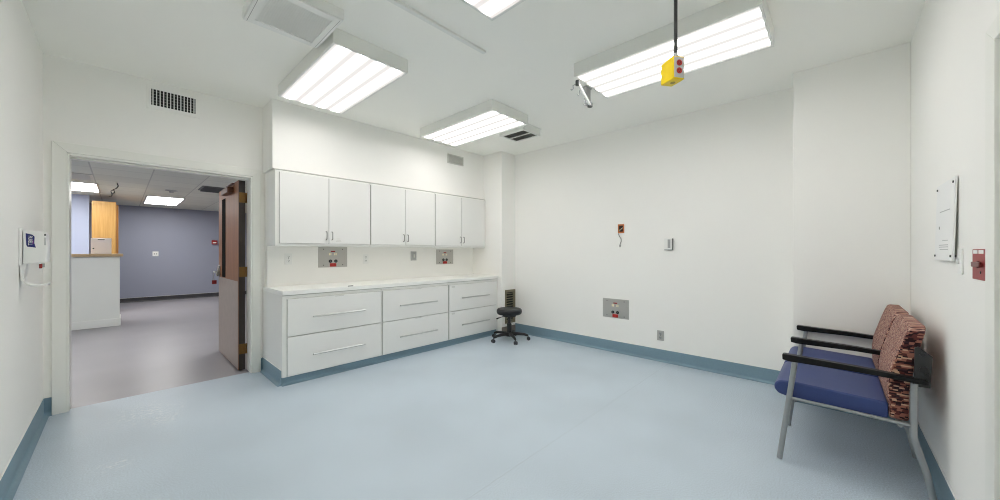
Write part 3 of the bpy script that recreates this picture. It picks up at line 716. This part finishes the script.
# ------------------------------------------------------------------ hand sanitizer dispenser on the left wall
DY0, DY1, DZZ = 3.57, 3.70, -.010
r = empty('sanitizer_dispenser', (XL, 3.635, 1.34), 'white hand sanitizer dispenser with drip tray on the left wall', 'dispenser')
MB().box(XL, XL + .014, DY0 - .006, DY1 + .006, 1.225, 1.452, .004).build('back_plate', M['plastic_w'], r)
b = MB(); b.prism([(XL + .016, 1.236), (XL + .016, 1.442), (XL + .09, 1.438), (XL + .103, 1.425), (XL + .110, 1.34), (XL + .106, 1.242)], 'y', DY0, DY1, .008)
bd = b.build('housing', M['plastic_w'], r)
MB().box(XL + .096, XL + .1035, DY0 - .0006, DY0 + .002, 1.35, 1.398, .0005).build('sight_window', M['ink'], bd)
MB().box(XL + .096, XL + .1030, DY0 - .0006, DY0 + .002, 1.408, 1.420, .0005).build('lock', M['gun'], bd)
b = MB(); x0 = XL + .029
b.prism([(x0 - .002, 1.422), (x0 + .022, 1.414), (x0 + .031, 1.402), (x0 + .030, 1.362), (x0 + .036, 1.334), (x0 + .020, 1.338), (x0 + .004, 1.340), (x0, 1.352)], 'y', DY0 - .0008, DY0 + .001)
lg = b.build('logo_patch', M['navy'], bd); LGZ = -.010
MB().box(x0 + .0215, x0 + .0285, DY0 - .0010, DY0, 1.356, 1.378).build('logo_accent', M['purple'], lg)
t = text_mesh('PURELL', .0235, .0002)
# stand the lettering up on the -Y side, reading downward
t.xf(Matrix.Translation((x0 + .0145, DY0 - .0012, 1.378)) @ Matrix.Rotation(PI / 2, 4, 'X') @ Matrix.Rotation(-PI / 2, 4, 'Z') @ Matrix.Diagonal((.74, .95, 1, 1)))
t.build('logo_lettering', M['plastic_w'], lg, smooth=False)
MB().cyl((XL + .085, 3.635, 1.236), (XL + .085, 3.635, 1.212), .008, seg=14).build('nozzle', M['plastic_g'], r)
MB().box(XL + .076, XL + .088, DY0 + .004, DY0 + .02, 1.207, 1.234, .002).build('red_tab', M['redd'], r)
b = MB(); pts = [(XL + .030, 1.240), (XL + .018, 1.155), (XL + .026, 1.122), (XL + .045, 1.108), (XL + .075, 1.104), (XL + .112, 1.112)]
prof = pts + [(x, z - .012) for x, z in reversed(pts[2:])] + [(XL + .006, 1.14), (XL + .002, 1.240)]
b.prism(prof, 'y', DY0 + .012, DY1 - .012, .0015)
b.build('drip_tray', M['plastic_w'], r)

for q in [r]: q.location.z += DZZ
# ------------------------------------------------------------------ rolling stool
sx, sy = 3.91, 3.485
r = empty('rolling_stool', (sx, sy, 0), 'black round-seat rolling stool at the right end of the cabinets', 'stool')
MB().lathe([(0, .380), (.14, .380), (.168, .385), (.182, .400), (.187, .424), (.184, .448), (.168, .464), (.12, .472), (0, .474)], sx, sy, 40).build('seat', M['vinyl_b'], r)
MB().lathe([(0, .352), (.10, .352), (.10, .3805), (0, .3805)], sx, sy, 24).build('seat_plate', M['black'], r)
b = MB(); b.tube([(sx, sy, .358), (sx - .07, sy + .05, .352), (sx - .135, sy + .105, .325)], .005, 8)
lv = b.build('height_lever', M['black'], r)
MB().tube([(sx - .115, sy + .088, .334), (sx - .15, sy + .118, .318)], [.008, .010], 10).build('lever_grip', M['black'], lv)
b = MB(); b.lathe([(0, .24), (.021, .24), (.021, .353), (0, .353)], sx, sy, 20); b.build('gas_lift', M['chrome'] if False else M['black'], r)
MB().lathe([(0, .09), (.030, .09), (.034, .10), (.034, .235), (.028, .25), (0, .25)], sx, sy, 24).build('column_sleeve', M['black'], r)
hub = MB().lathe([(0, .062), (.05, .062), (.058, .085), (.045, .118), (0, .122)], sx, sy, 24).build('base_hub', M['black'], r)
for tdeg in (168, 240, 312, 24, 96):
    a = math.radians(tdeg); c_, s_ = math.cos(a), math.sin(a); R = .275
    P = lambda d, z: (sx + c_ * d, sy + s_ * d, z)
    MB().tube([P(.03, .096), P(.12, .096), P(.22, .088), P(R - .02, .076), P(R, .072)], [.025, .022, .019, .017, .014], 12).build('base_leg', M['black'], r)
    cs = MB(); cs.cyl(P(R, .05), P(R, .076), .007, seg=10)
    px, py = -s_, c_
    for k in (-1, 1):
        q = Vector(P(R + .008, .0255)) + Vector((px, py, 0)) * .014 * k
        cs.cyl(q - Vector((px, py, 0)) * .009, q + Vector((px, py, 0)) * .009, .0255, seg=20, bev=.004)
    q = Vector(P(R + .006, .032)); cs.sphere(q, .024, (1, 1, .9))
    cs.build('caster', M['rubber'], r)

# ------------------------------------------------------------------ two-seat bench
def lerp_tab(tab, z):
    for (z0, a), (z1, c) in zip(tab[:-1], tab[1:]):
        if z <= z1: return a + (c - a) * max(0, (z - z0) / (z1 - z0))
    return tab[-1][1]
FRONT = [(.39, -.218), (.50, -.212), (.58, -.210), (.66, -.220), (.80, -.258), (.91, -.293)]
BACK = [(.39, -.290), (.56, -.292), (.70, -.311), (.80, -.330), (.91, -.354)]
def cushion(x0, x1, z0, z1, rad):
    # rounded-corner pad whose front and back follow the two curves above
    pts = []
    for cx, cz, a0 in ((x1 - rad, z0 + .02, -90), (x1 - rad, z1 - rad, 0), (x0 + rad, z1 - rad, 90), (x0 + rad, z0 + .02, 180)):
        rr = .02 if a0 in (-90, 180) else rad
        c0 = (x1 - rr) if a0 in (-90, 0) else (x0 + rr)
        for k in range(7):
            a = math.radians(a0 + 15 * k); pts.append((c0 + rr * math.cos(a), cz + rr * math.sin(a)))
    b = bmesh.new(); t = .06
    lo = [b.verts.new((u, 0, v)) for u, v in pts]; hi = [b.verts.new((u, t, v)) for u, v in pts]
    n = len(pts); fa = b.faces.new(lo); fb = b.faces.new(hi)
    for k in range(n): b.faces.new((lo[k], hi[k], hi[(k + 1) % n], lo[(k + 1) % n]))
    bmesh.ops.recalc_face_normals(b, faces=b.faces[:])
    ed = [e for e in b.edges if abs(e.verts[0].co.y - e.verts[1].co.y) < 1e-6]
    bmesh.ops.bevel(b, geom=ed, offset=.012, segments=4, profile=0.5, affect='EDGES')
    for k in range(1, 16):
        z = z0 + (z1 - z0) * k / 16
        bmesh.ops.bisect_plane(b, geom=b.verts[:] + b.edges[:] + b.faces[:], plane_co=(0, 0, z), plane_no=(0, 0, 1))
    for v in b.verts:
        q = v.co.y / t; v.co.y = lerp_tab(BACK, v.co.z) + q * (lerp_tab(FRONT, v.co.z) - lerp_tab(BACK, v.co.z))
    bmesh.ops.recalc_face_normals(b, faces=b.faces[:])
    m = MB(); m._merge(b); return m
r = empty('waiting_bench', (3.42, -.05, 0), 'two-seat waiting bench with navy seats and woven rust backs against the right wall', 'bench')
legx = (2.838, 3.424, 4.000)
for i, x in enumerate(legx):
    MB().tube([(x, .252, 0.004), (x, .232, .17), (x, .206, .385), (x, .180, .600), (x, .176, .632)], .0145, 14).build('front_leg', M['silver'], r)
    MB().tube([(x, -.374, 0.004), (x, -.345, .16), (x, -.309, .30), (x, -.302, .335), (x, -.302, .45), (x, -.304, .612)], .0145, 14).build('rear_leg', M['silver'], r)
    MB().tube([(x, .203, .396), (x, 0, .394), (x, -.302, .388)], .009, 12).build('side_rail', M['silver'], r)
    b = MB(); b.prism([(.236, .630), (.238, .662), (.230, .666), (-.10, .656), (-.345, .640), (-.352, .634), (-.352, .616), (-.10, .626), (.20, .624)], 'x', x - .024, x + .024, .005)
    b.build('armrest', M['urethane'], r)
b = MB()
for y, z in ((.200, .380), (-.255, .376)): b.tube([(legx[0], y, z), (legx[1], y, z), (legx[2], y, z)], .011, 12)
b.build('cross_rails', M['silver'], r)
for x0, x1 in ((2.860, 3.402), (3.446, 3.984)):
    b = MB(); b.prism([(-.214, .390), (.215, .392), (.262, .402), (.282, .430), (.280, .462), (.255, .486), (.18, .492), (-.214, .478)], 'x', x0, x1, .012, 4)
    b.build('seat', M['blue'], r)
    b = cushion(x0 + .004, x1 - .004, .392, .908, .055)
    bk = b.build('backrest', M['fabric'], r); bk.data.materials.append(M['fabside'])
    for p in bk.data.polygons:
        if abs(p.normal.x) > .8: p.material_index = 1
for x in (legx[0], legx[2]):
    b = MB(); b.prism([(-.305, .800), (-.318, .806), (-.366, .762), (-.358, .600), (-.302, .596)], 'x', x - .004, x + .004, .0015)
    pl = b.build('back_bracket', M['plate'], r)
    for y, z, rr in ((-.332, .768, .010), (-.336, .690, .016), (-.345, .665, .009)):
        MB().cyl((x - .013, y, z), (x - .003, y, z), rr, seg=14, bev=.002).build('bolt', M['black'], pl)
b = MB(); b.tube([(legx[0], -.325, .70), (legx[2], -.325, .70)], .012, 12); b.build('back_rail', M['silver'], r)

# ------------------------------------------------------------------ the hall beyond the doorway
HZ = 2.48
HY = 13.165
struct(MB().box(-2.2, 3.2, YA + T, HY + .2, HZ, HZ + .05).build('ceiling_hall', M['hallceil'], smooth=False), 'grey tiled drop ceiling of the hall', 'ceiling')
struct(MB().box(-2.2, 3.2, HY, HY + .1, 0, HZ).build('wall_hall_far', M['lav'], smooth=False), 'lavender wall at the far end of the hall', 'wall')
struct(MB().box(3.0, 3.1, YA + T, HY, 0, HZ).build('wall_hall_right', M['lav'], smooth=False), 'lavender right wall of the hall', 'wall')
struct(MB().box(-2.1, -2.0, YA + T, HY, 0, HZ).build('wall_hall_left', M['lavl'], smooth=False), 'pale lavender left wall of the hall', 'wall')
struct(MB().box(-2.0, -.452, 11.36, 11.50, 0, HZ).build('wall_hall_recess', M['lavl'], smooth=False), 'pale lavender wall behind the hall counter', 'wall')
cove('baseboard_hall', (-2.0, HY), (3.0, HY), (0, -1), M['hbase'], .11, label='charcoal base along the far hall wall')
# counter
r = empty('reception_counter', (-.9, 9.5, 0), 'pale grey half-wall counter with tan top, beyond the doorway', 'counter')
MB().box(-1.99, -.012, 9.18, 9.75, 0, 1.215, .004).build('front_panel', mat('pale_grey_laminate', (240, 243, 235), .45, vary=.006), r)
MB().box(-1.99, .000, 9.165, 9.76, 0, .13, .004).build('plinth', mat('pale_grey_plinth', (242, 244, 237), .45, vary=.006), r)
MB().box(-1.99, .030, 9.13, 9.80, 1.215, 1.262, .006).build('counter_top', M['counter_t'], r)
# box on the counter
r = empty('white_lockbox', (-.236, 9.45, 1.262), 'white box with a small dark latch standing on the hall counter', 'box')
MB().box(-.355, -.115, 9.38, 9.58, 1.262, 1.538, .006).build('body', mat('cream_white_enamel', (244, 236, 230), .4, vary=.006), r)
MB().box(-.345, -.125, 9.374, 9.381, 1.272, 1.528, .003).build('door', mat('cream_white_door', (246, 238, 232), .4, vary=.006), r)
MB().box(-.275, -.195, 9.371, 9.375, 1.505, 1.518, .001).build('name_slot', M['gun'], r)
MB().cyl((-.325, 9.374, 1.355), (-.325, 9.362, 1.355), .010, seg=14).build('latch', M['dark'], r)
# tall maple cupboard
r = empty('tall_cupboard', (-.24, 11.2, 0), 'tall tan wooden cupboard behind the hall counter', 'cupboard')
MB().box(-.405, -.068, 10.98, 11.55, 0, 2.338, .004).build('body', M['tanside'], r)
MB().box(-.403, -.072, 10.96, 10.979, .08, 2.330, .003).build('door', M['tan'], r)
MB().box(-.41, -.035, 11.551, 11.75, 0, 2.33, .004).build('end_panel', M['tanside'], r)
# hall ceiling lights
def hall_light(x0, x1, y0, y1, lab):
    r = empty('hall_ceiling_light', ((x0 + x1) / 2, (y0 + y1) / 2, HZ), lab, 'ceiling light', 'hall ceiling lights')
    f = MB(); q = .03; z0, z1 = HZ - .012, HZ - .0005
    f.box(x0, x0 + q, y0, y1, z0, z1, .001); f.box(x1 - q, x1, y0, y1, z0, z1, .001); f.box(x0 + q, x1 - q, y0, y0 + q, z0, z1, .001); f.box(x0 + q, x1 - q, y1 - q, y1, z0, z1, .001)
    f.build('frame', M['plastic_g'], r)
    MB().box(x0 + q, x1 - q, y0 + q, y1 - q, HZ - .006, HZ - .002).build('lens', M['hlens'], r, smooth=False)
hall_light(-.93, -.265, 9.30, 10.62, 'bright hall ceiling light at the left, above the counter')
hall_light(.36, .99, 10.50, 12.25, 'bright hall ceiling light near the far lavender wall')
hall_light(-1.55, -.92, 6.0, 7.22, 'added hall ceiling light, unseen left of the open doorway')  # unseen fitting added to brighten the hall and the counter front
hall_light(1.61, 2.24, 6.0, 7.22, 'added hall ceiling light, unseen right of the open doorway')  # second unseen light, added for more brightness in the hall
def hall_vent(x0, x1, y0, y1, lab, m):
    r = empty('hall_vent', ((x0 + x1) / 2, (y0 + y1) / 2, HZ), lab, 'vent')
    f = MB(); q = .03; z0, z1 = HZ - .014, HZ - .0005
    f.box(x0, x0 + q, y0, y1, z0, z1, .001); f.box(x1 - q, x1, y0, y1, z0, z1, .001); f.box(x0 + q, x1 - q, y0, y0 + q, z0, z1, .001); f.box(x0 + q, x1 - q, y1 - q, y1, z0, z1, .001)
    f.build('frame', m, r)
    s = MB(); n = 7
    for k in range(n):
        y = y0 + q + (k + .5) * (y1 - y0 - 2 * q) / n
        s.box(-(x1 - x0) / 2 + q, (x1 - x0) / 2 - q, -.03, .03, -.002, .002, mtx=Matrix.Translation(((x0 + x1) / 2, y, HZ - .02)) @ Matrix.Rotation(math.radians(-35), 4, 'X'))
    s.build('slats', m, r)
hall_vent(1.00, 1.50, 8.22, 8.80, 'dark slatted vent in the hall ceiling near the open door', M['gun'])
hall_vent(-.80, -.298, 8.26, 8.76, 'pale slatted vent in the hall ceiling at the left', M['almond'])
b = MB(); b.tube([(-.04, 9.02, HZ - .001), (-.03, 9.01, HZ - .05), (-.05, 9.0, HZ - .09), (-.085, 8.98, HZ - .12), (-.07, 8.98, HZ - .16), (-.10, 8.98, HZ - .2), (-.105, 8.97, HZ - .235), (-.14, 8.97, HZ - .24)], .007, 8)
b.tube([(-.085, 8.98, HZ - .12), (-.115, 8.97, HZ - .15), (-.10, 8.97, HZ - .2)], .006, 8)
tag(b.build('dangling_cable', M['dark'], origin=(-.04, 9.02, HZ)), 'dark loose cable dangling from the hall ceiling', 'cable')
b = MB(); b.lathe([(0, HZ - .045), (.03, HZ - .045), (.035, HZ - .02), (.09, HZ - .008), (.095, HZ - .0005)], .67, 9.32, 24)
tag(b.build('hall_sprinkler', M['plastic_g'], origin=(.67, 9.32, HZ)), 'small round sprinkler head in the hall ceiling', 'sprinkler')
r = empty('fire_alarm_pull', (1.865, HY, 1.57), 'red fire alarm pull station on the far lavender wall', 'fire alarm')
MB().box(1.80, 1.93, HY - .05, HY - .0005, 1.51, 1.63, .006).build('housing', M['redd'], r)
MB().box(1.825, 1.905, HY - .062, HY - .049, 1.545, 1.575, .003).build('pull_handle', M['plastic_w'], r)
r = empty('hall_outlet', (.633, HY, 1.243), 'white switch plate on the far lavender wall of the hall', 'switch')
MB().box(.575, .69, HY - .012, HY - .0005, 1.18, 1.305, .003).build('cover_plate', M['plastic_w'], r)
MB().box(.60, .625, HY - .02, HY - .011, 1.225, 1.262, .002).build('toggle', M['plastic_g'], r)
MB().box(.64, .665, HY - .02, HY - .011, 1.225, 1.262, .002).build('toggle', M['plastic_g'], r)

# ------------------------------------------------------------------ world, camera, view
wd = bpy.data.worlds.new('World'); scn.world = wd; wd.use_nodes = True
wd.node_tree.nodes['Background'].inputs[0].default_value = (0.02, 0.02, 0.02, 1)
cd = bpy.data.cameras.new('Camera'); cam = bpy.data.objects.new('Camera', cd); COL.objects.link(cam)
cam.location = (0, 0, H)
cd.sensor_fit = 'HORIZONTAL'; cd.sensor_width = 36.0; cd.lens = 356.15 / 1000 * 36.0
cam.rotation_euler = (PI / 2, 0, ya - PI / 2)
cd.shift_y = (251.67 - 250) / 1000.0
cd.clip_start = 0.02
scn.camera = cam
vs = scn.view_settings
vs.view_transform = 'Standard'; vs.look = 'None'; vs.gamma = 1.0; vs.use_curve_mapping = False
vs.exposure = 0.0
scn.cycles.max_bounces = 24; scn.cycles.diffuse_bounces = 20
scn.cycles.use_denoising = True
scn.cycles.filter_width = 1.05
scn.cycles.sample_clamp_indirect = 8
